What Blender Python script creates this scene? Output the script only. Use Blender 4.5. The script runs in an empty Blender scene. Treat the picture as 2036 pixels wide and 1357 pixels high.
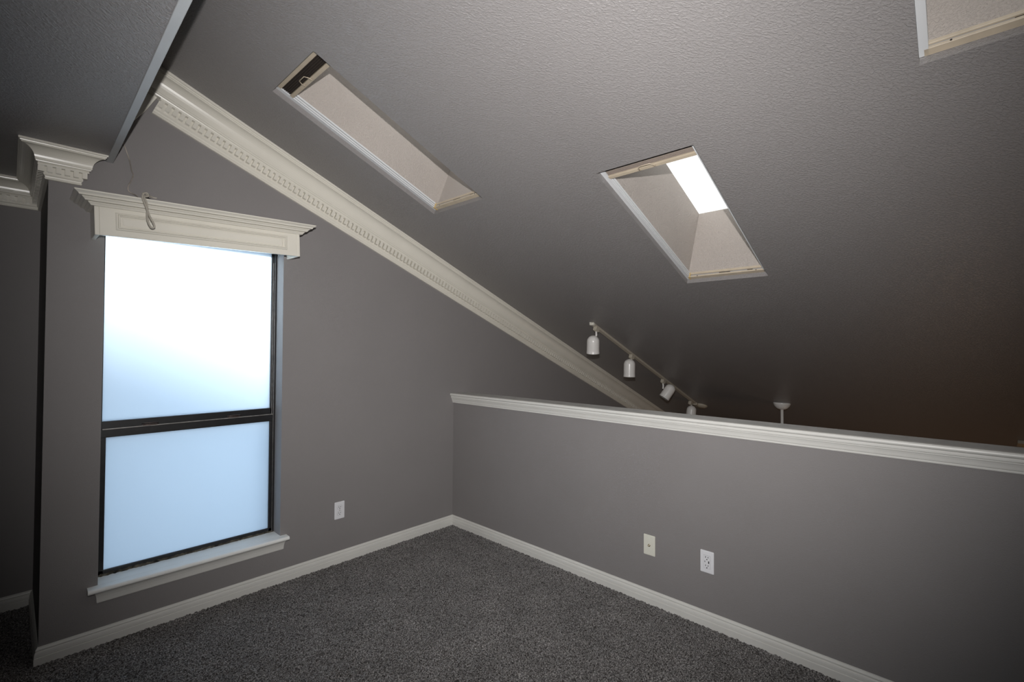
import bpy, bmesh, math, random
from mathutils import Vector, Matrix
random.seed(7)
sc = bpy.context.scene
COL = sc.collection
R = math.radians

# ------------------------------------------------------------------ room numbers (metres)
S = 0.40268                      # fall of the sloped ceiling per metre of x
HC = 2.05754                     # height of the sloped ceiling over x = 0
CN = 1.0 / math.sqrt(1 + S * S)  # cos of the pitch
SN = S * CN
NV = Vector((SN, 0, CN))         # normal of the sloped ceiling, pointing up and out
TV = Vector((CN, 0, -SN))        # down the slope
def ceil_z(x): return HC - S * x
def CP(x, y, h=0.0):             # point over ceiling position x,y lifted h along its normal
    return Vector((x, y, ceil_z(x))) + NV * h
ZF = 2.363                       # flat ceiling
XO = -2.424                      # outer corner of the window wall
YR = 0.745                       # back wall of the recess
WX0, WX1, WZ0, WZ1 = -2.223, -1.368, 0.285, 2.058
XE, YE, XL = 5.3, -6.5, -6.0
LOW = -2.6

# ------------------------------------------------------------------ materials
def mat(name, col, rough=0.6, spec=0.5, bump=None, noise=None, metal=0.0, bump2=None):
    m = bpy.data.materials.new(name); m.use_nodes = True
    nt = m.node_tree; b = nt.nodes['Principled BSDF']
    b.inputs['Base Color'].default_value = (*col, 1)
    b.inputs['Roughness'].default_value = rough
    b.inputs['Specular IOR Level'].default_value = spec
    b.inputs['Metallic'].default_value = metal
    tc = nt.nodes.new('ShaderNodeTexCoord')
    if noise:
        scale, amt = noise
        n = nt.nodes.new('ShaderNodeTexNoise'); n.inputs['Scale'].default_value = scale
        n.inputs['Detail'].default_value = 4
        nt.links.new(tc.outputs['Object'], n.inputs['Vector'])
        r = nt.nodes.new('ShaderNodeValToRGB')
        r.color_ramp.elements[0].position = .3; r.color_ramp.elements[1].position = .7
        r.color_ramp.elements[0].color = (*[c * (1 - amt) for c in col], 1)
        r.color_ramp.elements[1].color = (*[min(1, c * (1 + amt)) for c in col], 1)
        nt.links.new(n.outputs['Fac'], r.inputs['Fac'])
        nt.links.new(r.outputs['Color'], b.inputs['Base Color'])
    if bump:
        scale, dist = bump[:2]; st = bump[2] if len(bump) > 2 else (1, 1, 1)
        mp = nt.nodes.new('ShaderNodeMapping'); mp.inputs['Scale'].default_value = st
        m0 = nt.nodes.new('ShaderNodeMapping')
        if len(bump) > 2: m0.inputs['Rotation'].default_value = (0, 0, R(46.6))
        nt.links.new(tc.outputs['Object'], m0.inputs['Vector']); nt.links.new(m0.outputs[0], mp.inputs['Vector'])
        n = nt.nodes.new('ShaderNodeTexNoise'); n.inputs['Scale'].default_value = scale
        n.inputs['Detail'].default_value = 3; n.inputs['Roughness'].default_value = .6
        n.inputs['Distortion'].default_value = .6
        nt.links.new(mp.outputs[0], n.inputs['Vector'])
        rp = nt.nodes.new('ShaderNodeValToRGB')
        rp.color_ramp.elements[0].position = .42; rp.color_ramp.elements[1].position = .66
        nt.links.new(n.outputs['Fac'], rp.inputs['Fac'])
        bp = nt.nodes.new('ShaderNodeBump'); bp.inputs['Distance'].default_value = dist
        bp.inputs['Strength'].default_value = 1.0
        nt.links.new(rp.outputs['Color'], bp.inputs['Height'])
        nt.links.new(bp.outputs[0], b.inputs['Normal'])
    return m
PAINT = (.226, .213, .210)
M = {}
M['wall'] = mat('wall_paint', PAINT, .62, .25, bump=(260, .0003), noise=(3, .02))
M['ceil'] = mat('ceiling_paint', (.236, .223, .219), .34, .5, bump=(165, .0010, (.5, 1, 1)), noise=(2, .02))
M['flat'] = mat('flat_ceiling_paint', (.236, .223, .219), .42, .4, bump=(140, .0013, (1, .5, 1)), noise=(2, .02))
M['reveal'] = mat('reveal_paint', (.26, .25, .25), .6, .3, bump=(200, .0002))
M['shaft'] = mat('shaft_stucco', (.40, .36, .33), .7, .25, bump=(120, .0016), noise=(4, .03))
M['trim'] = mat('cream_gloss_trim', (.68, .65, .575), .24, .5, noise=(5, .03))
M['base'] = mat('white_base_trim', (.65, .64, .605), .38, .45, noise=(5, .03))
M['captop'] = mat('cap_top_worn_white', (.52, .515, .495), .55, .35, noise=(9, .12))
M['fascia'] = mat('pale_grey_edge_board', (.44, .455, .465), .5, .4, noise=(8, .04))
M['bronze'] = mat('dark_bronze_window_metal', (.012, .012, .013), .38, .5, noise=(30, .3))
M['lip'] = mat('worn_aluminium_lip', (.42, .40, .38), .35, .5, metal=.6, noise=(40, .3))
M['latch'] = mat('bronze_latch', (.10, .07, .06), .35, .5, metal=.5)
M['stool'] = mat('sill_white', (.80, .80, .77), .42, .45, noise=(6, .04))
M['crud'] = mat('dirty_caulk', (.10, .09, .07), .8, .2, bump=(120, .003), noise=(45, .85))
M['shell'] = mat('white_enamel', (.70, .68, .65), .28, .5)
M['shell_in'] = mat('dark_baffle', (.03, .03, .03), .6, .3)
M['rail'] = mat('cream_rail', (.42, .38, .31), .45, .4)
M['rail_shade'] = mat('cream_shade_rail', (.44, .37, .28), .45, .4, noise=(20, .06))
M['rail_gold'] = mat('yellowed_plastic_cap', (.50, .36, .16), .5, .4)
M['white_pvc'] = mat('white_side_channel', (.58, .59, .60), .35, .5)
M['groove'] = mat('channel_groove', (.30, .30, .31), .6, .3)
M['dark_slot'] = mat('dark_slot', (.03, .025, .02), .7, .2)
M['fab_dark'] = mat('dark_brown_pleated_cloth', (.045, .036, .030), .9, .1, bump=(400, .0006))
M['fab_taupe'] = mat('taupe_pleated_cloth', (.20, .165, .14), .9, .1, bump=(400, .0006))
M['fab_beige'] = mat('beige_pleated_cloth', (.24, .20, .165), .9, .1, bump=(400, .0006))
M['plate'] = mat('white_plate', (.72, .72, .74), .35, .5)
M['plate_ivory'] = mat('ivory_plate', (.66, .65, .57), .38, .5)
M['slot'] = mat('black_slot', (.01, .01, .01), .6, .3)
M['metal'] = mat('coax_metal', (.45, .40, .30), .35, .5, metal=.8)
M['cord_w'] = mat('off_white_cord', (.52, .48, .41), .55, .3, bump=(300, .0008, (1, 1, 4)))
M['cord_g'] = mat('paint_spotted_wire', (.36, .32, .28), .6, .3, noise=(14, .45))
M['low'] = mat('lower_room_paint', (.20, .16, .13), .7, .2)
M['stain'] = mat('exterior_grey', (.35, .36, .38), .8, .2)
M['roofing'] = mat('roof_shingle', (.12, .11, .10), .9, .2, bump=(60, .004))

def translucent(name, col):
    m = bpy.data.materials.new(name); m.use_nodes = True
    nt = m.node_tree; nt.nodes.remove(nt.nodes['Principled BSDF'])
    out = nt.nodes['Material Output']
    tr = nt.nodes.new('ShaderNodeBsdfTranslucent'); tr.inputs['Color'].default_value = (*col, 1)
    gl = nt.nodes.new('ShaderNodeBsdfGlossy'); gl.inputs['Roughness'].default_value = .35
    mx = nt.nodes.new('ShaderNodeMixShader')
    mx.inputs[0].default_value = .04; nt.links.new(tr.outputs[0], mx.inputs[1]); nt.links.new(gl.outputs[0], mx.inputs[2])
    nt.links.new(mx.outputs[0], out.inputs['Surface'])
    return m
M['frost'] = translucent('frosted_film_glass', (.82, .91, .98))
M['acrylic'] = translucent('white_acrylic_pane', (.215, .205, .19))

# carpet: speckled twist pile
def carpet():
    m = bpy.data.materials.new('speckled_carpet'); m.use_nodes = True
    nt = m.node_tree; b = nt.nodes['Principled BSDF']
    b.inputs['Roughness'].default_value = .95; b.inputs['Specular IOR Level'].default_value = .1
    b.inputs['Sheen Weight'].default_value = .25
    tc = nt.nodes.new('ShaderNodeTexCoord')
    n = nt.nodes.new('ShaderNodeTexNoise'); n.inputs['Scale'].default_value = 170; n.inputs['Detail'].default_value = 2
    n.inputs['Roughness'].default_value = .8
    nt.links.new(tc.outputs['Object'], n.inputs['Vector'])
    r = nt.nodes.new('ShaderNodeValToRGB')
    e = r.color_ramp.elements
    e[0].position = .36; e[0].color = (.014, .012, .0115, 1)
    e[1].position = .66; e[1].color = (.50, .48, .465, 1)
    x = e.new(.48); x.color = (.070, .063, .060, 1)
    x = e.new(.56); x.color = (.185, .174, .167, 1)
    nt.links.new(n.outputs['Fac'], r.inputs['Fac'])
    n2 = nt.nodes.new('ShaderNodeTexNoise'); n2.inputs['Scale'].default_value = 5; n2.inputs['Detail'].default_value = 3
    nt.links.new(tc.outputs['Object'], n2.inputs['Vector'])
    mr = nt.nodes.new('ShaderNodeMapRange'); mr.inputs['From Min'].default_value = .3; mr.inputs['From Max'].default_value = .7
    mr.inputs['To Min'].default_value = .68; mr.inputs['To Max'].default_value = 1.0
    nt.links.new(n2.outputs['Fac'], mr.inputs['Value'])
    mx = nt.nodes.new('ShaderNodeMixRGB'); mx.blend_type = 'MULTIPLY'; mx.inputs[0].default_value = 1
    nt.links.new(r.outputs[0], mx.inputs[1]); nt.links.new(mr.outputs[0], mx.inputs[2])
    nt.links.new(mx.outputs[0], b.inputs['Base Color'])
    n3 = nt.nodes.new('ShaderNodeTexNoise'); n3.inputs['Scale'].default_value = 150; n3.inputs['Detail'].default_value = 2
    nt.links.new(tc.outputs['Object'], n3.inputs['Vector'])
    bp = nt.nodes.new('ShaderNodeBump'); bp.inputs['Distance'].default_value = .006; bp.inputs['Strength'].default_value = .9
    nt.links.new(n3.outputs['Fac'], bp.inputs['Height']); nt.links.new(bp.outputs[0], b.inputs['Normal'])
    return m
M['carpet'] = carpet()

# ------------------------------------------------------------------ mesh helpers
class MB:
    def __init__(s): s.v = []; s.f = []; s.sm = []
    def add(s, vs, fs, smooth=False):
        o = len(s.v); s.v += [Vector(v) for v in vs]
        for f in fs: s.f.append([o + i for i in f]); s.sm.append(smooth)
    def hexa(s, p):   # 8 corners: bottom 0-3, top 4-7
        s.add(p, [(0, 3, 2, 1), (4, 5, 6, 7), (0, 1, 5, 4), (1, 2, 6, 5), (2, 3, 7, 6), (3, 0, 4, 7)])
    def box(s, x0, x1, y0, y1, z0, z1):
        s.hexa([(x0, y0, z0), (x1, y0, z0), (x1, y1, z0), (x0, y1, z0), (x0, y0, z1), (x1, y0, z1), (x1, y1, z1), (x0, y1, z1)])
    def sbox(s, x0, x1, y0, y1, h0, h1):   # box in ceiling space (x measured on the ceiling plane)
        s.hexa([CP(x0, y0, h0), CP(x1, y0, h0), CP(x1, y1, h0), CP(x0, y1, h0), CP(x0, y0, h1), CP(x1, y0, h1), CP(x1, y1, h1), CP(x0, y1, h1)])
    def obox(s, c, ax, ay, az, hx, hy, hz):
        c, ax, ay, az = map(Vector, (c, ax, ay, az)); p = []
        for k in (-1, 1):
            for i, j in ((-1, -1), (1, -1), (1, 1), (-1, 1)): p.append(c + ax * hx * i + ay * hy * j + az * hz * k)
        s.hexa(p)
    def prism_y(s, poly, y0, y1):  # polygon in x,z extruded along y
        n = len(poly)
        s.add([(x, y0, z) for x, z in poly] + [(x, y1, z) for x, z in poly],
              [tuple(range(n)), tuple(range(2 * n - 1, n - 1, -1))] + [(i, i + n, (i + 1) % n + n, (i + 1) % n) for i in range(n)])
    def sweep(s, prof, p0, p1, n, up, m0=0, m1=0, smooth=False):
        p0, p1, n, up = map(Vector, (p0, p1, n, up)); t = (p1 - p0).normalized(); N = len(prof)
        a = [p0 + n * d + up * z - t * m0 * d for d, z in prof]
        b = [p1 + n * d + up * z + t * m1 * d for d, z in prof]
        s.add(a + b, [tuple(range(N)), tuple(range(2 * N - 1, N - 1, -1))])
        s.add(a + b, [(i, i + N, (i + 1) % N + N, (i + 1) % N) for i in range(N)], smooth)
    def lathe(s, prof, c, ax, seg=40, smooth=True, closed=False):  # prof: (r, z) along axis
        c = Vector(c); ax = Vector(ax).normalized(); u = ax.orthogonal().normalized(); w = ax.cross(u)
        vs = []; fs = []
        for r, z in prof:
            for k in range(seg):
                a = 2 * math.pi * k / seg; vs.append(c + ax * z + (u * math.cos(a) + w * math.sin(a)) * max(r, 1e-5))
        for i in range(len(prof) - 1):
            for k in range(seg):
                k2 = (k + 1) % seg
                fs.append((i * seg + k, i * seg + k2, (i + 1) * seg + k2, (i + 1) * seg + k))
        s.add(vs, fs, smooth)
    def tube(s, pts, r, seg=10, smooth=True):
        pts = [Vector(p) for p in pts]; vs = []; fs = []; u = None
        rr = r if isinstance(r, (list, tuple)) else [r] * len(pts)
        for i, p in enumerate(pts):
            t = (pts[min(i + 1, len(pts) - 1)] - pts[max(i - 1, 0)]).normalized()
            u = t.orthogonal().normalized() if u is None else (u - t * u.dot(t)).normalized()
            w = t.cross(u)
            for k in range(seg):
                a = 2 * math.pi * k / seg; vs.append(p + (u * math.cos(a) + w * math.sin(a)) * rr[i])
        for i in range(len(pts) - 1):
            for k in range(seg):
                k2 = (k + 1) % seg; fs.append((i * seg + k, i * seg + k2, (i + 1) * seg + k2, (i + 1) * seg + k))
        fs.append(tuple(range(seg - 1, -1, -1))); fs.append(tuple(range(len(pts) * seg - seg, len(pts) * seg)))
        s.add(vs, fs, smooth)
    def build(s, name, m, parent=None, bevel=0, seg=2, merge=False):
        me = bpy.data.meshes.new(name)
        org = Vector((0, 0, 0))
        if parent is not None:
            inv = world(parent).inverted(); vs = [inv @ v for v in s.v]
        else:
            # put the origin at the base of the mesh
            lo = [min(v[i] for v in s.v) for i in range(3)]; hi = [max(v[i] for v in s.v) for i in range(3)]
            org = Vector(((lo[0] + hi[0]) / 2, (lo[1] + hi[1]) / 2, lo[2])); vs = [v - org for v in s.v]
        me.from_pydata([tuple(v) for v in vs], [], s.f)
        me.polygons.foreach_set('use_smooth', s.sm)
        bm = bmesh.new(); bm.from_mesh(me)
        if merge: bmesh.ops.remove_doubles(bm, verts=bm.verts, dist=1e-5)
        bmesh.ops.recalc_face_normals(bm, faces=bm.faces); bm.to_mesh(me); bm.free()
        me.materials.append(m)
        o = bpy.data.objects.new(name, me); COL.objects.link(o)
        if parent is not None: o.parent = parent
        else: o.location = org
        if bevel:
            md = o.modifiers.new('bevel', 'BEVEL'); md.width = bevel; md.segments = seg; md.limit_method = 'ANGLE'; md.angle_limit = R(40)
        return o
def world(o):
    mtx = Matrix.LocRotScale(o.location, o.rotation_euler, o.scale)
    return world(o.parent) @ mtx if o.parent else mtx
def struct(o): o['kind'] = 'structure'; return o
def thing(name, loc, label, cat, rot=(0, 0, 0), group=None):
    o = bpy.data.objects.new(name, None); COL.objects.link(o); o.location = loc; o.rotation_euler = rot
    o.empty_display_size = .05
    o['label'] = label; o['category'] = cat
    if group: o['group'] = group
    return o
def srt(name, loc, rot=(0, 0, 0)):
    o = bpy.data.objects.new(name, None); COL.objects.link(o); o.location = loc; o.rotation_euler = rot; o['kind'] = 'structure'
    o.empty_display_size = .05
    return o

# ------------------------------------------------------------------ floor (displaced carpet near, plain further off)
def make_floor():
    step = .0075
    x0, x1, y0, y1 = -3.4, 0.0, -3.0, 0.745
    nx = int((x1 - x0) / step) + 1; ny = int((y1 - y0) / step) + 1
    rnd = random.random
    vs = []; fs = []
    for j in range(ny):
        for i in range(nx):
            vs.append((x0 + (x1 - x0) * i / (nx - 1) + (rnd() - .5) * .003, y0 + (y1 - y0) * j / (ny - 1) + (rnd() - .5) * .003, (rnd() - .6) * .009))
    for j in range(ny - 1):
        for i in range(nx - 1):
            a = j * nx + i; fs.append((a, a + 1, a + nx + 1, a + nx))
    o = len(vs)
    def quad(a, b, c, d, z=-.001):
        k = len(vs); vs.extend([(a, c, z), (b, c, z), (b, d, z), (a, d, z)]); fs.append((k, k + 1, k + 2, k + 3))
    quad(XL, x0 + .01, YE, YR); quad(x0, x1, YE, y0 + .01)
    k = len(vs)   # slab underneath
    vs.extend([(XL, YE, -.28), (0, YE, -.28), (0, YR, -.28), (XL, YR, -.28)]); fs.append((k + 3, k + 2, k + 1, k))
    me = bpy.data.meshes.new('floor'); me.from_pydata(vs, [], fs); me.materials.append(M['carpet'])
    ob = bpy.data.objects.new('floor', me); COL.objects.link(ob); struct(ob)
make_floor()
b = MB(); b.box(.105, XE, YE, 0, LOW - .1, LOW); struct(b.build('floor_lower', M['low']))

# ------------------------------------------------------------------ walls
b = MB()
def wall_piece(b, xa, xb, za, zb=None, y0=0, y1=.16):
    if zb is None: b.prism_y([(xa, za), (xb, za), (xb, ceil_z(xb) + .01), (xa, ceil_z(xa) + .01)], y0, y1)
    else: b.box(xa, xb, y0, y1, za, zb)
wall_piece(b, XO, WX0, -.1)
wall_piece(b, WX0, WX1, -.1, WZ0 - .023)
wall_piece(b, WX0, WX1, WZ1)
wall_piece(b, WX1, 0.0, -.1)
wall_piece(b, 0.0, XE, LOW)
struct(b.build('wall_back', M['wall']))
b = MB(); b.box(XO, XO + .16, .16, YR, -.1, ZF + .01); struct(b.build('wall_return', M['wall']))
b = MB(); b.box(XL, XO + .16, YR, YR + .12, -.1, ZF + .01); struct(b.build('wall_recess', M['wall']))
b = MB(); b.box(0, .105, YE, 0, LOW, 1.056); struct(b.build('wall_half', M['wall']))
b = MB(); b.prism_y([(XL, LOW), (XE, LOW), (XE, ceil_z(XE)), (XL, ceil_z(XL))], YE - .1, YE); struct(b.build('wall_front', M['wall']))
b = MB(); b.box(XL - .1, XL, YE, YR + .12, -.1, ceil_z(XL)); struct(b.build('wall_left', M['wall']))
b = MB(); b.box(XE, XE + .1, YE, 0.16, LOW, ceil_z(XE)); struct(b.build('wall_right', M['low']))

# flat ceiling at the left with its pale edge board (the edge runs a touch off square)
def xf(y): return -2.2215 + .0150 * y
b = MB()
b.hexa([(XL, YE, ZF), (xf(YE), YE, ZF), (xf(0), 0, ZF), (XL, 0, ZF), (XL, YE, ZF + .09), (xf(YE), YE, ZF + .09), (xf(0), 0, ZF + .09), (XL, 0, ZF + .09)])
b.box(XL, XO + .01, 0, YR + .12, ZF, ZF + .09)
struct(b.build('ceiling_flat', M['flat']))
b = MB()
w = .0265
b.hexa([(xf(YE), YE, ZF - .004), (xf(YE) + w, YE, ZF - .004), (xf(0) + w, 0, ZF - .004), (xf(0), 0, ZF - .004),
        (xf(YE), YE, ZF + .16), (xf(YE) + w, YE, ZF + .16), (xf(0) + w, 0, ZF + .16), (xf(0), 0, ZF + .16)])
struct(b.build('trim_1', M['fascia'], bevel=.002))

# sloped ceiling with three skylight openings
SKY = [(-1.657, -.652, -1.045, -.578), (-.597, .455, -2.260, -1.782), (-1.66, -.645, -3.449, -2.977)]
xs = sorted({XL, XE, *[v for s_ in SKY for v in s_[:2]]}); ys = sorted({YE, .16, *[v for s_ in SKY for v in s_[2:]]})
b = MB()
for i in range(len(xs) - 1):
    for j in range(len(ys) - 1):
        cx_, cy_ = (xs[i] + xs[i + 1]) / 2, (ys[j] + ys[j + 1]) / 2
        if any(a < cx_ < c and d < cy_ < e for a, c, d, e in SKY): continue
        # bottom and top sheets
        b.add([CP(xs[i], ys[j]), CP(xs[i + 1], ys[j]), CP(xs[i + 1], ys[j + 1]), CP(xs[i], ys[j + 1])], [(0, 1, 2, 3)])
        b.add([CP(xs[i], ys[j], .2), CP(xs[i + 1], ys[j], .2), CP(xs[i + 1], ys[j + 1], .2), CP(xs[i], ys[j + 1], .2)], [(0, 3, 2, 1)])
for a, c, d, e in SKY:        # plastered edge of each opening
    for (p, q) in (((a, d), (c, d)), ((c, d), (c, e)), ((c, e), (a, e)), ((a, e), (a, d))):
        b.add([CP(*p), CP(*q), CP(*q, .034), CP(*p, .034)], [(0, 1, 2, 3)])
ce = b.build('ceiling_slope', M['ceil']); struct(ce)
# roofing over the slope, cut wider than the shafts
b = MB(); q = .06
HO = [(a - q, c + q, d - q, e + q) for a, c, d, e in SKY]
rx = sorted({XL, XE, *[v for s_ in HO for v in s_[:2]]}); ry = sorted({YE, .16, *[v for s_ in HO for v in s_[2:]]})
for i in range(len(rx) - 1):
    for j in range(len(ry) - 1):
        cx_, cy_ = (rx[i] + rx[i + 1]) / 2, (ry[j] + ry[j + 1]) / 2
        if any(a < cx_ < c and d < cy_ < e for a, c, d, e in HO): continue
        b.sbox(rx[i], rx[i + 1], ry[j], ry[j + 1], .205, .26)
struct(b.build('roof', M['roofing']))
# close the loft end beside the recess
b = MB(); b.prism_y([(XL, ZF + .02), (XO, ZF + .02), (XO, ceil_z(XO)), (XL, ceil_z(XL))], .0, .1); struct(b.build('wall_loft', M['wall']))

# ------------------------------------------------------------------ skylights: shaft, curb, pane (structure) and their shades (things)
HS = .53
def skylight(k, idx):
    a, c, d, e = SKY[k]
    root = srt('window_%d' % (k + 2), CP((a + c) / 2, (d + e) / 2))
    t = .03
    b = MB()
    b.sbox(a - t, a, d - t, e + t, .034, HS); b.sbox(c, c + t, d - t, e + t, .034, HS)
    b.sbox(a, c, d - t, d, .034, HS); b.sbox(a, c, e, e + t, .034, HS)
    b.build('shaft', M['shaft'], root)
    b = MB(); q = .045
    b.sbox(a - t - q, a - t, d - t - q, e + t + q, .27, HS + .012); b.sbox(c + t, c + t + q, d - t - q, e + t + q, .27, HS + .012)
    b.sbox(a - t, c + t, d - t - q, d - t, .27, HS + .012); b.sbox(a - t, c + t, e + t, e + t + q, .27, HS + .012)
    b.build('curb', M['stain'], root)
    # gently domed acrylic pane
    b = MB(); N = 10; x0, x1, y0, y1 = a - t, c + t, d - t, e + t
    vs = []; fs = []
    for j in range(N + 1):
        for i in range(N + 1):
            u, v = i / N, j / N
            vs.append(CP(x0 + (x1 - x0) * u, y0 + (y1 - y0) * v, HS + .002 + .03 * math.sin(math.pi * u) ** .5 * math.sin(math.pi * v) ** .5))
    for j in range(N):
        for i in range(N):
            p = j * (N + 1) + i; fs.append((p, p + 1, p + N + 2, p + N + 1))
    b.add(vs, fs, True); b.build('pane', M['acrylic'], root)
for k in range(3): skylight(k, k)

def shade(k, fab, label):
    a, c, d, e = SKY[k]
    root = thing('skylight_shade', CP((a + c) / 2, (d + e) / 2, .034), label, 'skylight shade', group='pleated shades fitted in the three skylight openings')
    h0 = .028
    for s_, y in ((1, e), (-1, d)):          # white side channels with grooves
        y_in = y - s_ * .021
        b = MB()
        prof = [(0, 0), (.022, 0), (.022, .006), (.018, .006), (.018, .011), (.022, .011), (.022, .019), (.016, .019), (.016, .025), (.022, .025), (.022, .034), (0, .034)]
        b.sweep(prof, CP(a + .004, y, h0), CP(c - .002, y, h0), (0, -s_, 0), NV)
        ch = b.build('side_channel', M['white_pvc'], root)
        b = MB()
        for hh in (.0085, .022):
            b = MB(); b.sweep([(.0181, -.0022), (.0188, -.0022), (.0188, .0022), (.0181, .0022)], CP(a + .004, y, h0 + hh), CP(c - .03, y, h0 + hh), (0, -s_, 0), NV)
            b.build('groove', M['groove'], ch)
    ya, yb = d + .022, e - .022
    # lower receiving channel
    b = MB()
    prof = [(0, 0), (.026, 0), (.026, .010), (.019, .010), (.019, .019), (.026, .019), (.026, .032), (.020, .032), (.020, .038), (0, .038)]
    b.sweep(prof, CP(c, ya - .01, h0), CP(c, yb + .01, h0), -TV, NV)
    ec = b.build('end_channel', M['rail_shade'], root, bevel=.0008, seg=1)
    b = MB(); b.sweep([(.0195, .0115), (.0212, .0115), (.0212, .0175), (.0195, .0175)], CP(c, ya, h0), CP(c, yb, h0), -TV, NV)
    b.build('groove', M['groove'], ec)
    b = MB()
    ym = (ya + yb) / 2
    b.sweep([(.0214, .0125), (.0222, .0125), (.0222, .0165), (.0214, .0165)], CP(c, ym - .03, h0), CP(c, ym + .035, h0), -TV, NV)
    b.build('latch_slot', M['dark_slot'], ec); b = MB()
    b.sweep([(.0214, .0125), (.0222, .0125), (.0222, .0165), (.0214, .0165)], CP(c, ya + .06, h0), CP(c, ya + .09, h0), -TV, NV)
    b.build('latch_slot', M['dark_slot'], ec)
    for yy in (ya + .04, yb - .05):
        b = MB(); b.lathe([(.0, .0), (.0028, .0), (.0028, .0012), (0, .0016)], CP(c, yy, h0 + .005) - TV * .0262, -TV, 12)
        b.build('screw', M['dark_slot'], ec)
    if k < 2:
      b = MB(); b.sweep([(.0, -.002), (.030, -.002), (.030, .032), (0, .032)], CP(c, yb - .004, h0), CP(c, yb + .008, h0), -TV, NV)
      b.build('corner_cap', M['rail_gold'], ec, bevel=.002)
    # head: rail, stacked cloth, bottom bar with handle
    b = MB(); b.sweep([(0, 0), (.026, 0), (.026, .012), (.022, .034), (0, .034)], CP(a, ya - .01, h0), CP(a, yb + .01, h0), TV, NV)
    b.build('head_rail', M['rail_shade'], root, bevel=.001)
    b = MB(); n = 5
    pr = [(.0262, .010)]
    for i in range(n): pr += [(.0262 + (.046 * (i + .5) / n), .006), (.0262 + (.046 * (i + 1) / n), .011)]
    pr += [(.072, .034), (.0262, .034)]
    b.sweep(pr, CP(a, ya, h0), CP(a, yb, h0), TV, NV)
    b.build('pleated_cloth', fab, root)
    b = MB(); b.sweep([(.0725, .000), (.0905, .000), (.0905, .014), (.086, .026), (.0725, .026)], CP(a, ya - .004, h0), CP(a, yb + .004, h0), TV, NV)
    bar = b.build('bottom_bar', M['rail_shade'], root, bevel=.001)
    b = MB(); hw = .038; P0 = CP(a, ym + .01, h0)
    o_ = lambda s_, u, h: P0 + TV * s_ + Vector((0, u, 0)) + NV * h
    b.tube([o_(.082, -hw, .0), o_(.082, -hw, -.006), o_(.066, -hw, -.010), o_(.050, -hw + .012, -.012), o_(.050, hw - .012, -.012), o_(.066, hw, -.010), o_(.082, hw, -.006), o_(.082, hw, 0)], .0024, 8)
    b.build('handle', M['rail_shade'], bar)
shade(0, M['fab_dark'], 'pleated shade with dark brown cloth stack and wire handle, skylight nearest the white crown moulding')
shade(1, M['fab_taupe'], 'retracted pleated shade in the skylight that shows a bright white pane')
shade(2, M['fab_beige'], 'pleated shade in the skylight cut by the top right corner of the photo')

# ------------------------------------------------------------------ main window
win = srt('window_1', ((WX0 + WX1) / 2, .11, WZ0))
yF = .105
b = MB()
b.box(WX0, WX0 + .012, yF, .16, WZ0, WZ1); b.box(WX1 - .012, WX1, yF, .16, WZ0, WZ1)
b.box(WX0, WX1, yF, .16, WZ1 - .012, WZ1); b.box(WX0, WX1, yF + .005, .16, WZ0 - .02, WZ0 + .004)
# stops / tracks of the jambs
b.box(WX0 + .012, WX0 + .017, .120, .126, WZ0, WZ1); b.box(WX1 - .017, WX1 - .012, .120, .126, WZ0, WZ1)
b.build('window_frame', M['bronze'], win, bevel=.001)
b = MB(); b.box(WX1 - .0190, WX1 - .0170, .1185, .121, 1.0, 1.985); b.build('track_edge', M['lip'], win)
b = MB(); b.box(WX1 - .0145, WX1 - .0132, yF - .001, yF, WZ0, 1.985); b.build('track_edge', M['lip'], win)
# upper (outer) sash and glass
b = MB()
b.box(WX0 + .004, WX0 + .019, .128, .150, 1.03, WZ1); b.box(WX1 - .024, WX1 - .010, .128, .150, 1.03, WZ1)
b.box(WX0 + .004, WX1 - .010, .128, .150, 1.022, 1.062)
up = b.build('upper_sash', M['bronze'], win, bevel=.002)
b = MB(); b.box(WX0 + .012, WX1 - .016, .138, .141, 1.05, WZ1 - .005); b.build('pane', M['frost'], up)
# lower (inner) sash and glass
zb, zt = WZ0 + .004, 1.024
b = MB()
b.box(WX0 + .008, WX0 + .033, .108, .127, zb, zt); b.box(WX1 - .033, WX1 - .013, .108, .127, zb, zt)
b.box(WX0 + .008, WX1 - .013, .108, .127, zb, zb + .022); b.box(WX0 + .008, WX1 - .013, .106, .127, .982, zt)
lo = b.build('lower_sash', M['bronze'], win, bevel=.002)
b = MB(); b.box(WX0 + .03, WX1 - .03, .116, .119, zb + .02, .985); b.build('pane', M['frost'], lo)
b = MB(); b.box(WX0 + .018, WX1 - .016, .103, .108, zt - .001, zt + .003); b.build('meeting_rail_lip', M['lip'], lo)
for x in (-2.010, -1.605):
    b = MB(); n = 14
    b.tube([(x - .036, .104, 1.031), (x - .028, .096, 1.032), (x + .028, .096, 1.032), (x + .036, .104, 1.031)], .0028, 8)
    b.tube([(x - .036, .104, 1.038), (x - .020, .098, 1.040), (x + .020, .098, 1.040), (x + .036, .104, 1.038)], .0020, 8)
    b.box(x - .03, x + .03, .100, .110, 1.0265, 1.030)
    b.build('sash_latch', M['latch'], lo)
# crumbly caulk along the bottom of the frame
b = MB(); n = 90; vs = []; fs = []
for i in range(n + 1):
    x = WX0 + .004 + (WX1 - WX0 - .008) * i / n; wd = .004 + random.random() * .008 * (1.5 - i / n); hh = .002 + random.random() * .006 * (1.5 - i / n)
    vs += [(x, .108, WZ0), (x, .108, WZ0 + .004 + hh), (x, .106 - wd * .5, WZ0 + hh), (x, .106 - wd, WZ0 - .001)]
for i in range(n):
    for j in range(3): p = i * 4 + j; fs.append((p, p + 4, p + 5, p + 1))
b.add(vs, fs); b.build('sealant', M['crud'], win)
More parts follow.
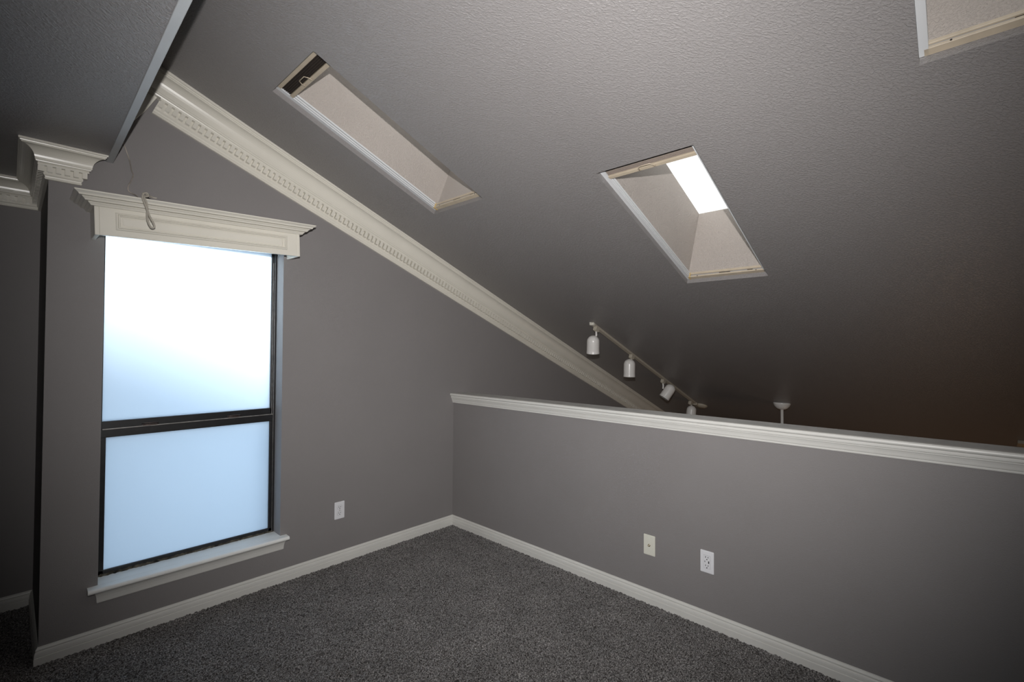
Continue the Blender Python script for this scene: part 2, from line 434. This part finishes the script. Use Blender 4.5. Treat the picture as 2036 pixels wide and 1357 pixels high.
# reveal lining painted pale
b = MB(); b.box(WX1 - .0015, WX1 + .001, .001, yF, WZ0, WZ1); b.build('reveal_lining', M['reveal'], win)
b = MB(); b.box(WX0 - .001, WX0 + .0015, .001, yF, WZ0, WZ1); b.build('reveal_lining', M['reveal'], win)
# stool and apron
def round_nose(d, z0, z1, n=6):
    r = (z1 - z0) / 2; pts = [(0, z0)]
    for i in range(n + 1):
        a = -math.pi / 2 + math.pi * i / n; pts.append((d - r + r * math.cos(a), z0 + r + r * math.sin(a)))
    return pts + [(0, z1)]
b = MB(); b.sweep(round_nose(.055, .262, .285), (-2.262, 0, 0), (-1.333, 0, 0), (0, -1, 0), (0, 0, 1))
b.box(WX0, WX1, -.0005, .108, .2635, .285)
b.build('window_sill', M['stool'], win, bevel=.001, seg=1)
b = MB()
ap = [(0, 0), (.009, 0), (.012, .004), (.0135, .016), (.016, .030), (.020, .042), (.026, .052), (.030, .057), (.030, .0625), (0, .0625)]
b.sweep(ap, (-2.219, 0, .200), (-1.358, 0, .200), (0, -1, 0), (0, 0, 1), .55, .45)
b.build('window_apron', M['base'], win)

# ------------------------------------------------------------------ mouldings
BH = .0765
def base_prof():
    return [(0, -.02), (.015, -.02), (.015, .031), (.0140, .0325), (.0115, .033), (.0115, .0345), (.0135, .036), (.013, .048), (.0115, .055), (.0095, .0575), (.0065, .058), (.0065, .0605), (.0085, .0615), (.0095, .065), (.0075, .070), (.004, .0725), (.003, BH), (0, BH)]
def bb(name, p0, p1, n, m0, m1):
    b = MB(); b.sweep(base_prof(), p0, p1, n, (0, 0, 1), m0, m1); return struct(b.build(name, M['base']))
bb('baseboard_half', (0, YE, 0), (0, 0, 0), (-1, 0, 0), 0, -1)
bb('baseboard_back', (0, 0, 0), (XO, 0, 0), (0, -1, 0), -1, 1)
bb('baseboard_return', (XO, 0, 0), (XO, YR, 0), (-1, 0, 0), 1, -1)
bb('baseboard_recess', (XO, YR, 0), (XL, YR, 0), (0, -1, 0), -1, 0)

# crown: profile in (distance from wall, distance up from its foot), scaled to drop D and projection P
def crown_prof(D, P):
    raw = [(0, 0), (.11, .0), (.135, .02), (.135, .05), (.115, .065), (.13, .10), (.16, .125), (.175, .135), (.175, .375), (.37, .38), (.385, .41), (.36, .425), (.385, .455), (.43, .465), (.445, .50), (.47, .51)]
    n = 9
    for i in range(n + 1):          # cove
        a = (math.pi / 2) * i / n
        raw.append((.47 + .42 * (1 - math.cos(a)) , .52 + .34 * math.sin(a)))
    raw += [(.91, .87), (.91, .895), (.945, .90), (.955, .93), (1.0, .94), (1.0, 1.0), (0, 1.0)]
    return [(d * P, z * D) for d, z in raw]
def dentils(b, p0, p1, n, up, D, P, pitch, off=0.0, m0=0, m1=0):
    p0, p1, n, up = map(Vector, (p0, p1, n, up)); t = (p1 - p0).normalized(); L = (p1 - p0).length
    dd = P * .33; s_ = -m0 * dd + off; w = pitch * .60
    while s_ + w < L + m1 * dd + .001:
        c = p0 + t * (s_ + w / 2) + n * (P * .258) + up * (D * .290)
        b.obox(c, t, n, up, w / 2, P * .105, D * .092)
        s_ += pitch
Df, Pf = .147, .100
pf = crown_prof(Df, Pf)
zc = ZF - Df
def crown(name, p0, p1, n, m0, m1, off):
    b = MB(); b.sweep(pf, p0, p1, n, (0, 0, 1), m0, m1); dentils(b, p0, p1, n, (0, 0, 1), Df, Pf, .0300, off, m0, m1)
    return struct(b.build(name, M['trim']))
crown('trim_2', (-2.3235, 0, zc), (XO, 0, zc), (0, -1, 0), 1, 1, .002)
crown('trim_3', (XO, 0, zc), (XO, YR, zc), (-1, 0, 0), 1, -1, .002)
crown('trim_4', (XO, YR, zc), (XL, YR, zc), (0, -1, 0), -1, 0, .012)
# return of the short crown into the wall beside the edge board
# raking crown under the slope
D, P = .199, .120
zl = 1.8430                      # foot of the crown on the wall over x = 0
foot = lambda x: Vector((x, 0, zl - S * x))
Dp = (HC - zl) * CN
pr = crown_prof(Dp, P)
lowp = [q for q in pr[:-2] if q[1] <= Dp * .43]; 
kl = len(lowp)
lower = lowp + [(0, lowp[-1][1])]
upper = [(0, lowp[-1][1])] + pr[kl - 1:]
b = MB(); b.sweep(lower, foot(-2.045), foot(XE), (0, -1, 0), NV)
dentils(b, foot(-2.040), foot(XE), (0, -1, 0), NV, Dp, P, .0325)
struct(b.build('trim_5', M['trim']))
b = MB(); b.sweep(upper, foot(-2.60), foot(XE), (0, -1, 0), NV)
struct(b.build('trim_6', M['trim']))
# short unpainted board dropping from the crown behind the edge board
b = MB()
b.prism_y([(-2.19, 2.49), (-2.115, 2.605), (-2.075, 2.66), (-2.02, 2.76), (-2.20, 2.83)], -.018, 0)
struct(b.build('trim_7', M['trim'], bevel=.002))

# cap of the half wall
b = MB(); b.sweep(round_nose(.035, 1.057, 1.078, 8), (0, YE, 0), (0, 0, 0), (-1, 0, 0), (0, 0, 1))
struct(b.build('trim_8', M['base']))
b = MB(); b.box(0, .137, YE, 0, 1.057, 1.0779)
struct(b.build('trim_9', M['captop']))
b = MB()
cm = [(0, 0), (.007, 0), (.0085, .004), (.0085, .009), (.011, .0115), (.0125, .016), (.0145, .024), (.0175, .032), (.021, .038), (.021, .041), (.0245, .0435), (.0255, .049), (.0255, .057), (0, .057)]
b.sweep(cm, (0, YE, 1.0), (0, 0, 1.0), (-1, 0, 0), (0, 0, 1)); struct(b.build('trim_10', M['base']))

# ------------------------------------------------------------------ cornice box over the window
TILT = -math.atan(.036)
cor = thing('window_cornice', (-1.8045, 0, 1.982), 'cream wooden cornice box with raised panel mounted over the window', 'cornice', rot=(0, TILT, 0))
Wc = .469; Dc = .16; Hb = .134
cm_ = world(cor)
def lb(b):   # move a local-space builder into world space
    b.v = [cm_ @ v for v in b.v]; return b
b = MB(); b.box(-Wc + .018, Wc - .018, -Dc, -Dc + .018, 0, Hb)
lb(b).build('front_board', M['trim'], cor, bevel=.0015)
for s_ in (-1, 1):
    b = MB(); x = s_ * (Wc - .009); b.box(x - .009, x + .009, -Dc - .0008, -.001, -.001, Hb)
    lb(b).build('end_board', M['trim'], cor, bevel=.0025)
# raised panel: picture-frame moulding with a field
px0, px1, pz0, pz1 = -.393, .393, .030, .112
b = MB()
mp_ = [(0, 0), (.0, .005), (.004, .009), (.0075, .009), (.008, .005), (.0105, .0105), (.014, .0105), (.0155, .005), (.019, .002), (.019, 0)]
def frame_piece(b, A, B, inward):
    A, B, inward = Vector(A), Vector(B), Vector(inward); t = (B - A).normalized()
    a = [A + inward * d + Vector((0, -h, 0)) + t * d for d, h in mp_]
    c = [B + inward * d + Vector((0, -h, 0)) - t * d for d, h in mp_]
    N = len(mp_); b.add(a + c, [(i, i + N, (i + 1) % N + N, (i + 1) % N) for i in range(N)])
y = -Dc
frame_piece(b, (px0, y, pz0), (px1, y, pz0), (0, 0, 1)); frame_piece(b, (px1, y, pz0), (px1, y, pz1), (-1, 0, 0))
frame_piece(b, (px1, y, pz1), (px0, y, pz1), (0, 0, -1)); frame_piece(b, (px0, y, pz1), (px0, y, pz0), (1, 0, 0))
i1 = .022; i2 = .030
o4 = [(px0 + i1, y - .001, pz0 + i1 - .004), (px1 - i1, y - .001, pz0 + i1 - .004), (px1 - i1, y - .001, pz1 - i1 + .004), (px0 + i1, y - .001, pz1 - i1 + .004)]
q4 = [(px0 + i2, y - .005, pz0 + i2 - .004), (px1 - i2, y - .005, pz0 + i2 - .004), (px1 - i2, y - .005, pz1 - i2 + .004), (px0 + i2, y - .005, pz1 - i2 + .004)]
b.add(o4 + q4, [(4, 5, 6, 7)] + [(i, (i + 1) % 4, (i + 1) % 4 + 4, i + 4) for i in range(4)])
lb(b).build('raised_panel', M['trim'], cor)
# stepped crown round three sides
cp = [(0, 0), (.012, 0), (.016, .006), (.022, .012), (.022, .0145), (.018, .0155), (.033, .0165), (.037, .023), (.044, .029), (.044, .0315), (.040, .0325), (.055, .0335), (.059, .041), (.068, .047), (.071, .049), (.071, .054), (0, .054)]
b = MB(); z0 = Hb - .003
b.sweep(cp, (-Wc, -Dc, z0), (Wc, -Dc, z0), (0, -1, 0), (0, 0, 1), 1, 1)
b.sweep(cp, (-Wc, -.001, z0), (-Wc, -Dc, z0), (-1, 0, 0), (0, 0, 1), 0, 1)
b.sweep(cp, (Wc, -Dc, z0), (Wc, -.001, z0), (1, 0, 0), (0, 0, 1), 1, 0)
b.box(-Wc, Wc, -Dc, -.001, z0 + .045, z0 + .054)
lb(b).build('crown', M['trim'], cor)

# ------------------------------------------------------------------ wire and knotted cord hanging over the cornice
def spline(pts, n=8):
    pts = [Vector(p) for p in pts]; out = []
    P_ = [pts[0] * 2 - pts[1]] + pts + [pts[-1] * 2 - pts[-2]]
    for i in range(1, len(P_) - 2):
        for k in range(n):
            t = k / n; a, b_, c, d = P_[i - 1], P_[i], P_[i + 1], P_[i + 2]
            out.append(.5 * ((2 * b_) + (-a + c) * t + (2 * a - 5 * b_ + 4 * c - d) * t * t + (-a + 3 * b_ - 3 * c + d) * t ** 3))
    return out + [pts[-1]]
cord = thing('cord', (-2.10, -.2, 2.02), 'off-white wire with a knotted loop draped over the cornice, rising behind the ceiling edge', 'cord')
b = MB(); b.tube(spline([(-2.19, -.006, 2.56), (-2.157, -.004, 2.472), (-2.135, -.004, 2.403), (-2.128, -.004, 2.372), (-2.123, -.004, 2.342), (-2.116, -.004, 2.322), (-2.124, -.004, 2.29), (-2.135, -.004, 2.259), (-2.132, -.006, 2.233), (-2.105, -.03, 2.213), (-2.10, -.10, 2.178), (-2.103, -.20, 2.174), (-2.110, -.232, 2.172)]), .0026, 8)
b.build('wire', M['cord_g'], cord)
b = MB(); b.tube(spline([(-2.112, -.235, 2.170), (-2.112, -.243, 2.150), (-2.100, -.246, 2.115), (-2.084, -.246, 2.070), (-2.068, -.244, 2.038), (-2.066, -.242, 2.022), (-2.078, -.241, 2.020), (-2.090, -.241, 2.045), (-2.094, -.242, 2.075), (-2.094, -.243, 2.11), (-2.098, -.244, 2.135), (-2.106, -.240, 2.160), (-2.105, -.225, 2.172)]), .0042, 10)
b.build('loop', M['cord_w'], cord)
b = MB()
kn = []
for i in range(40):
    a = i / 39 * 2 * math.pi * 2; kn.append((-2.100 + .010 * math.cos(a) + .004 * (i / 39), -.226 + .006 * math.sin(a * 1.5), 2.176 + .008 * math.sin(a)))
b.tube(kn, .0038, 8); b.tube(spline([(-2.098, -.226, 2.178), (-2.085, -.215, 2.178), (-2.068, -.20, 2.176), (-2.05, -.20, 2.176)]), .0036, 8)
b.build('knot', M['cord_w'], cord)

# ------------------------------------------------------------------ wall plates
def rounded(w, h, r, n=5):
    pts = []
    for cx_, cy_, a0 in ((w / 2 - r, h / 2 - r, 0), (-w / 2 + r, h / 2 - r, 90), (-w / 2 + r, -h / 2 + r, 180), (w / 2 - r, -h / 2 + r, 270)):
        for i in range(n + 1):
            a = R(a0 + 90 * i / n); pts.append((cx_ + r * math.cos(a), cy_ + r * math.sin(a)))
    return pts
def plate_thing(name, c, n, ux, label, cat, mat_, kind):
    c, n, ux = Vector(c), Vector(n), Vector(ux); uz = Vector((0, 0, 1))
    root = thing(name, c, label, cat)
    def ext(b, poly, d0, d1, o=(0, 0)):
        N = len(poly); A = [c + ux * (x + o[0]) + uz * (z + o[1]) + n * d0 for x, z in poly]; B = [v + n * (d1 - d0) for v in A]
        b.add(A + B, [tuple(range(N)), tuple(range(2 * N - 1, N - 1, -1))] + [(i, (i + 1) % N, (i + 1) % N + N, i + N) for i in range(N)])
    w, h = .070, .1143
    b = MB(); ext(b, rounded(w, h, .004), 0, .003); ext(b, rounded(w - .006, h - .006, .003), .003, .0048)
    b.build('plate', mat_, root, bevel=.0008)
    rect = lambda a, z: [(-a / 2, -z / 2), (a / 2, -z / 2), (a / 2, z / 2), (-a / 2, z / 2)]
    if kind == 'duplex':
        for zc_ in (.0195, -.0195):
            b = MB(); pts = []
            for i in range(24):
                a = 2 * math.pi * i / 24; pts.append((.0172 * math.cos(a), max(-.0135, min(.0135, .0172 * math.sin(a)))))
            ext(b, [(x * 1.06, z * 1.06) for x, z in pts], .0048, .0050, (0, zc_))
            ring = b.build('receptacle_gap', M['groove'], root)
            b = MB(); ext(b, pts, .0050, .0062, (0, zc_)); rc = b.build('receptacle', mat_, root)
            b = MB(); ext(b, rect(.0028, .0085), .0060, .0064, (-.0064, zc_ + .003)); ext(b, rect(.0028, .0072), .0060, .0064, (.0064, zc_ + .003))
            ext(b, rounded(.0055, .0055, .0026), .0060, .0064, (0, zc_ - .0072)); b.build('slots', M['slot'], rc)
        b = MB(); ext(b, rounded(.006, .006, .0029), .0048, .0058); b.build('screw', M['metal'], root)
    if kind == 'usb':
        b = MB(); ext(b, rounded(.0345, .0685, .002), .0048, .0049); b.build('receptacle_gap', M['groove'], root)
        b = MB(); ext(b, rounded(.0325, .0665, .002), .0049, .0060); rc = b.build('receptacle', mat_, root)
        b = MB()
        for zc_ in (.0215, -.0215):
            b = MB(); ext(b, rect(.0030, .0080), .0058, .0063, (-.0064, zc_ + .003)); ext(b, rect(.0030, .0070), .0058, .0063, (.0064, zc_ + .003))
            ext(b, rounded(.0058, .0058, .0028), .0058, .0063, (0, zc_ - .0085))
            b.build('slots', M['slot'], rc)
        b = MB(); ext(b, rect(.0052, .0125), .0058, .0063, (.0095, .0)); ext(b, rect(.0028, .0085), .0058, .0063, (-.0105, .001)); b.build('charging_ports', M['slot'], rc)
    if kind == 'coax':
        b = MB(); b.lathe([(.0075, 0), (.0075, .0018), (.0048, .0018), (.0048, .009), (.0030, .009), (.0030, .004), (0, .004)], c + n * .0048, n, 20)
        b.build('cable_jack', M['metal'], root)
        for z in (.041, -.041):
            b = MB(); ext(b, rounded(.005, .005, .0024), .0048, .0054, (0, z)); b.build('screw', mat_, root)
plate_thing('wall_outlet', (-.9855, 0, .350), (0, -1, 0), (1, 0, 0), 'white duplex power outlet low on the wall between window and corner', 'outlet', M['plate'], 'duplex')
plate_thing('wall_outlet', (0, -2.085, .333), (-1, 0, 0), (0, -1, 0), 'white power outlet with charging ports on the half wall, right of the cable plate', 'outlet', M['plate'], 'usb')
plate_thing('cable_plate', (0, -1.7575, .327), (-1, 0, 0), (0, -1, 0), 'ivory cable jack plate with a small round socket on the half wall', 'wall plate', M['plate_ivory'], 'coax')

# ------------------------------------------------------------------ track light under the slope
YT = -.735
trk = thing('track_light', CP(2.05, YT), 'cream track light with four white dome spotlights hanging from the slope', 'track light')
b = MB(); tp0, tp1 = CP(.955, YT + .004), CP(3.16, YT - .03)
b.sweep([(-.017, 0), (-.017, -.020), (-.010, -.020), (-.010, -.016), (-.004, -.016), (-.004, -.020), (.004, -.020), (.004, -.016), (.010, -.016), (.010, -.020), (.017, -.020), (.017, 0)], tp0, tp1, (0, 1, 0), NV)
b.build('rail', M['rail'], trk)
b = MB(); b.obox(CP(.948, YT + .004, -.011), TV, (0, 1, 0), NV, .010, .020, .012); b.box(.925, .945, YT - .004, YT + .02, ceil_z(.935) - .012, ceil_z(.935))
b.build('end_cap', M['trim'], trk, bevel=.002)
b = MB(); fc = CP(3.165, YT - .055)
b.lathe([(.075, 0), (.075, .006), (.068, .014), (.050, .026), (.022, .030), (0, .031)], fc, -NV, 32)
b.obox(CP(3.10, YT - .03, -.017), TV, (0, 1, 0), NV, .045, .022, .014)
b.build('feed_canopy', M['rail'], trk)
#        adapter x, dome-top point, axis direction, length, arm end
def spot(ax_, top, axis, arm_pts, L=.150, Rr=.054):
    A = CP(ax_, YT - .012, -.020)
    b = MB(); b.obox(A - NV * .016, TV, (0, 1, 0), NV, .026, .017, .018); b.obox(A - NV * .032, TV, (0, 1, 0), NV, .014, .013, .006)
    sp = b.build('spotlight', M['rail'], trk, bevel=.002)
    sp['label'] = 'white dome spotlight on its cream adapter'
    b = MB(); b.tube([A - NV * .03] + arm_pts, .0085, 10); b.build('arm', M['shell'], sp)
    axis = Vector(axis).normalized(); top = Vector(top)
    pr_ = []
    for i in range(10):
        a = math.pi / 2 * i / 9; pr_.append((Rr * math.sin(a), Rr * (1 - math.cos(a))))
    pr_ += [(Rr, L - .022), (Rr * 1.0, L - .020), (Rr * 1.02, L - .016), (Rr * 1.02, L - .003), (Rr * 1.04, L), (Rr * 1.0, L + .001), (Rr * .95, L - .002)]
    b = MB(); b.lathe(pr_, top, axis, 48); sh = b.build('dome_shade', M['shell'], sp)
    b = MB(); b.lathe([(Rr * .95, L - .002), (Rr * .93, L - .03), (Rr * .55, L - .06), (0, L - .07)], top, axis, 40); b.build('baffle', M['shell_in'], sp)
SP = [
    (1.000, (.945, -.742, 1.567), (.13, .10, -1), [(.985, -.748, 1.575), (.972, -.750, 1.545)], .158),
    (1.612, (1.568, -.742, 1.356), (0, .02, -1), [(1.600, -.748, 1.365), (1.594, -.748, 1.335)], .172),
    (2.278, (2.325, -.826, 1.070), (-.39, .41, -.82), [(2.262, -.750, 1.060), (2.250, -.752, 1.030)], .165),
    (2.985, (2.985, -.756, .792), (-.08, .06, -1), [(2.980, -.752, .81), (2.978, -.752, .78)], .165)]
for s_ in SP: spot(*s_)

# ------------------------------------------------------------------ ceiling fan downrod, seen over the half wall
fx_, fy_ = 2.865, -1.735
fan = thing('ceiling_fan', (fx_, fy_, ceil_z(fx_)), 'white bowl canopy and downrod of a ceiling fan showing above the half wall', 'ceiling fan')
b = MB(); zt_ = .918
b.lathe([(.0, 0), (.078, 0), (.081, -.004), (.078, -.016), (.068, -.040), (.050, -.060), (.030, -.070), (.018, -.073), (.0, -.073)], (fx_, fy_, zt_), (0, 0, 1), 40)
b.build('canopy', M['shell'], fan)
b = MB(); b.tube([(fx_, fy_, zt_ - .07), (fx_, fy_, .22)], .0135, 20); b.build('downrod', M['shell'], fan)
b = MB(); b.lathe([(0, .24), (.03, .235), (.05, .21), (.12, .19), (.14, .15), (.14, .09), (.11, .06), (.06, .05), (0, .045)], (fx_, fy_, 0), (0, 0, 1), 40)
b.build('motor_housing', M['shell'], fan)

sm = thing('ceiling_light', CP(3.46, -3.44), 'small cream square fixture on the dark slope at the far right edge', 'ceiling light')
b = MB(); b.sbox(3.39, 3.50, -3.50, -3.405, -.030, 0); b.build('base', M['rail'], sm, bevel=.004)
b = MB(); b.lathe([(.035, 0), (.035, .012), (.025, .022), (0, .026)], CP(3.445, -3.47, -.030), -NV, 24); b.build('lamp_holder', M['rail_gold'], sm)

# ------------------------------------------------------------------ outdoors: unseen sloped blocker, added to keep the sun off the lower window
b = MB(); b.prism_y([(-7, -4), (4.5, -4), (4.5, 3.85), (-7, 8.45)], 3.5, 4.2)
g = b.build('sun_blocker', M['stain']); struct(g)

# ------------------------------------------------------------------ light
wd = bpy.data.worlds.new('World'); sc.world = wd; wd.use_nodes = True
nt = wd.node_tree; bg = nt.nodes['Background']
tc = nt.nodes.new('ShaderNodeTexCoord'); sp_ = nt.nodes.new('ShaderNodeSeparateXYZ'); nt.links.new(tc.outputs['Generated'], sp_.inputs[0])
rp = nt.nodes.new('ShaderNodeValToRGB'); nt.links.new(sp_.outputs['Z'], rp.inputs['Fac'])
rp.color_ramp.elements[0].position = 0.0; rp.color_ramp.elements[0].color = (.95, .98, 1, 1)
rp.color_ramp.elements[1].position = .7; rp.color_ramp.elements[1].color = (.62, .80, 1, 1)
nt.links.new(rp.outputs[0], bg.inputs['Color']); bg.inputs['Strength'].default_value = 3.7
sun = bpy.data.lights.new('sun', 'SUN'); sun.energy = 14.0; sun.angle = R(6); sun.color = (1, .96, .9)
so = bpy.data.objects.new('sun', sun); COL.objects.link(so)
sd = Vector((.2, .6, .77)).normalized(); so.rotation_euler = (-sd).to_track_quat('-Z', 'Y').to_euler()

# camera
f = 945.57; yaw, pit, rol = .81349, .01692, .00535
Cc = Vector((-2.5375, -3.0642, 1.445))
fw = Vector((math.sin(yaw) * math.cos(pit), math.cos(yaw) * math.cos(pit), math.sin(pit)))
r0 = Vector((math.cos(yaw), -math.sin(yaw), 0)); u0 = r0.cross(fw)
rv = r0 * math.cos(rol) + u0 * math.sin(rol); uv = -r0 * math.sin(rol) + u0 * math.cos(rol)
cam = bpy.data.cameras.new('camera'); co = bpy.data.objects.new('camera', cam); COL.objects.link(co)
cam.sensor_width = 36; cam.sensor_fit = 'HORIZONTAL'; cam.lens = f / 2036 * 36; cam.clip_start = .01
mt = Matrix(((rv.x, uv.x, -fw.x, Cc.x), (rv.y, uv.y, -fw.y, Cc.y), (rv.z, uv.z, -fw.z, Cc.z), (0, 0, 0, 1)))
co.matrix_world = mt
sc.camera = co

# flash gun on top of the camera
fl = bpy.data.lights.new('flash', 'SPOT'); fl.energy = 358; fl.spot_size = R(118); fl.spot_blend = 1.0; fl.shadow_soft_size = .011
fl.color = (1, .98, .968)
fo = bpy.data.objects.new('flash', fl); COL.objects.link(fo)
fo.location = Cc + uv * .20 + fw * .02
aim = (fw + rv * .03 + uv * .06).normalized()
fo.rotation_euler = aim.to_track_quat('-Z', 'Y').to_euler()
# unseen warm fill below the half wall, added to tint the far slope
lp = bpy.data.lights.new('warm_fill', 'POINT'); lp.energy = 16; lp.color = (1, .62, .36); lp.shadow_soft_size = .5
lo_ = bpy.data.objects.new('warm_fill', lp); COL.objects.link(lo_); lo_.location = (3.3, -3.0, -1.7)

sc.view_settings.view_transform = 'Standard'; sc.view_settings.look = 'None'
sc.view_settings.gamma = 1; sc.view_settings.exposure = 0; sc.view_settings.use_curve_mapping = False
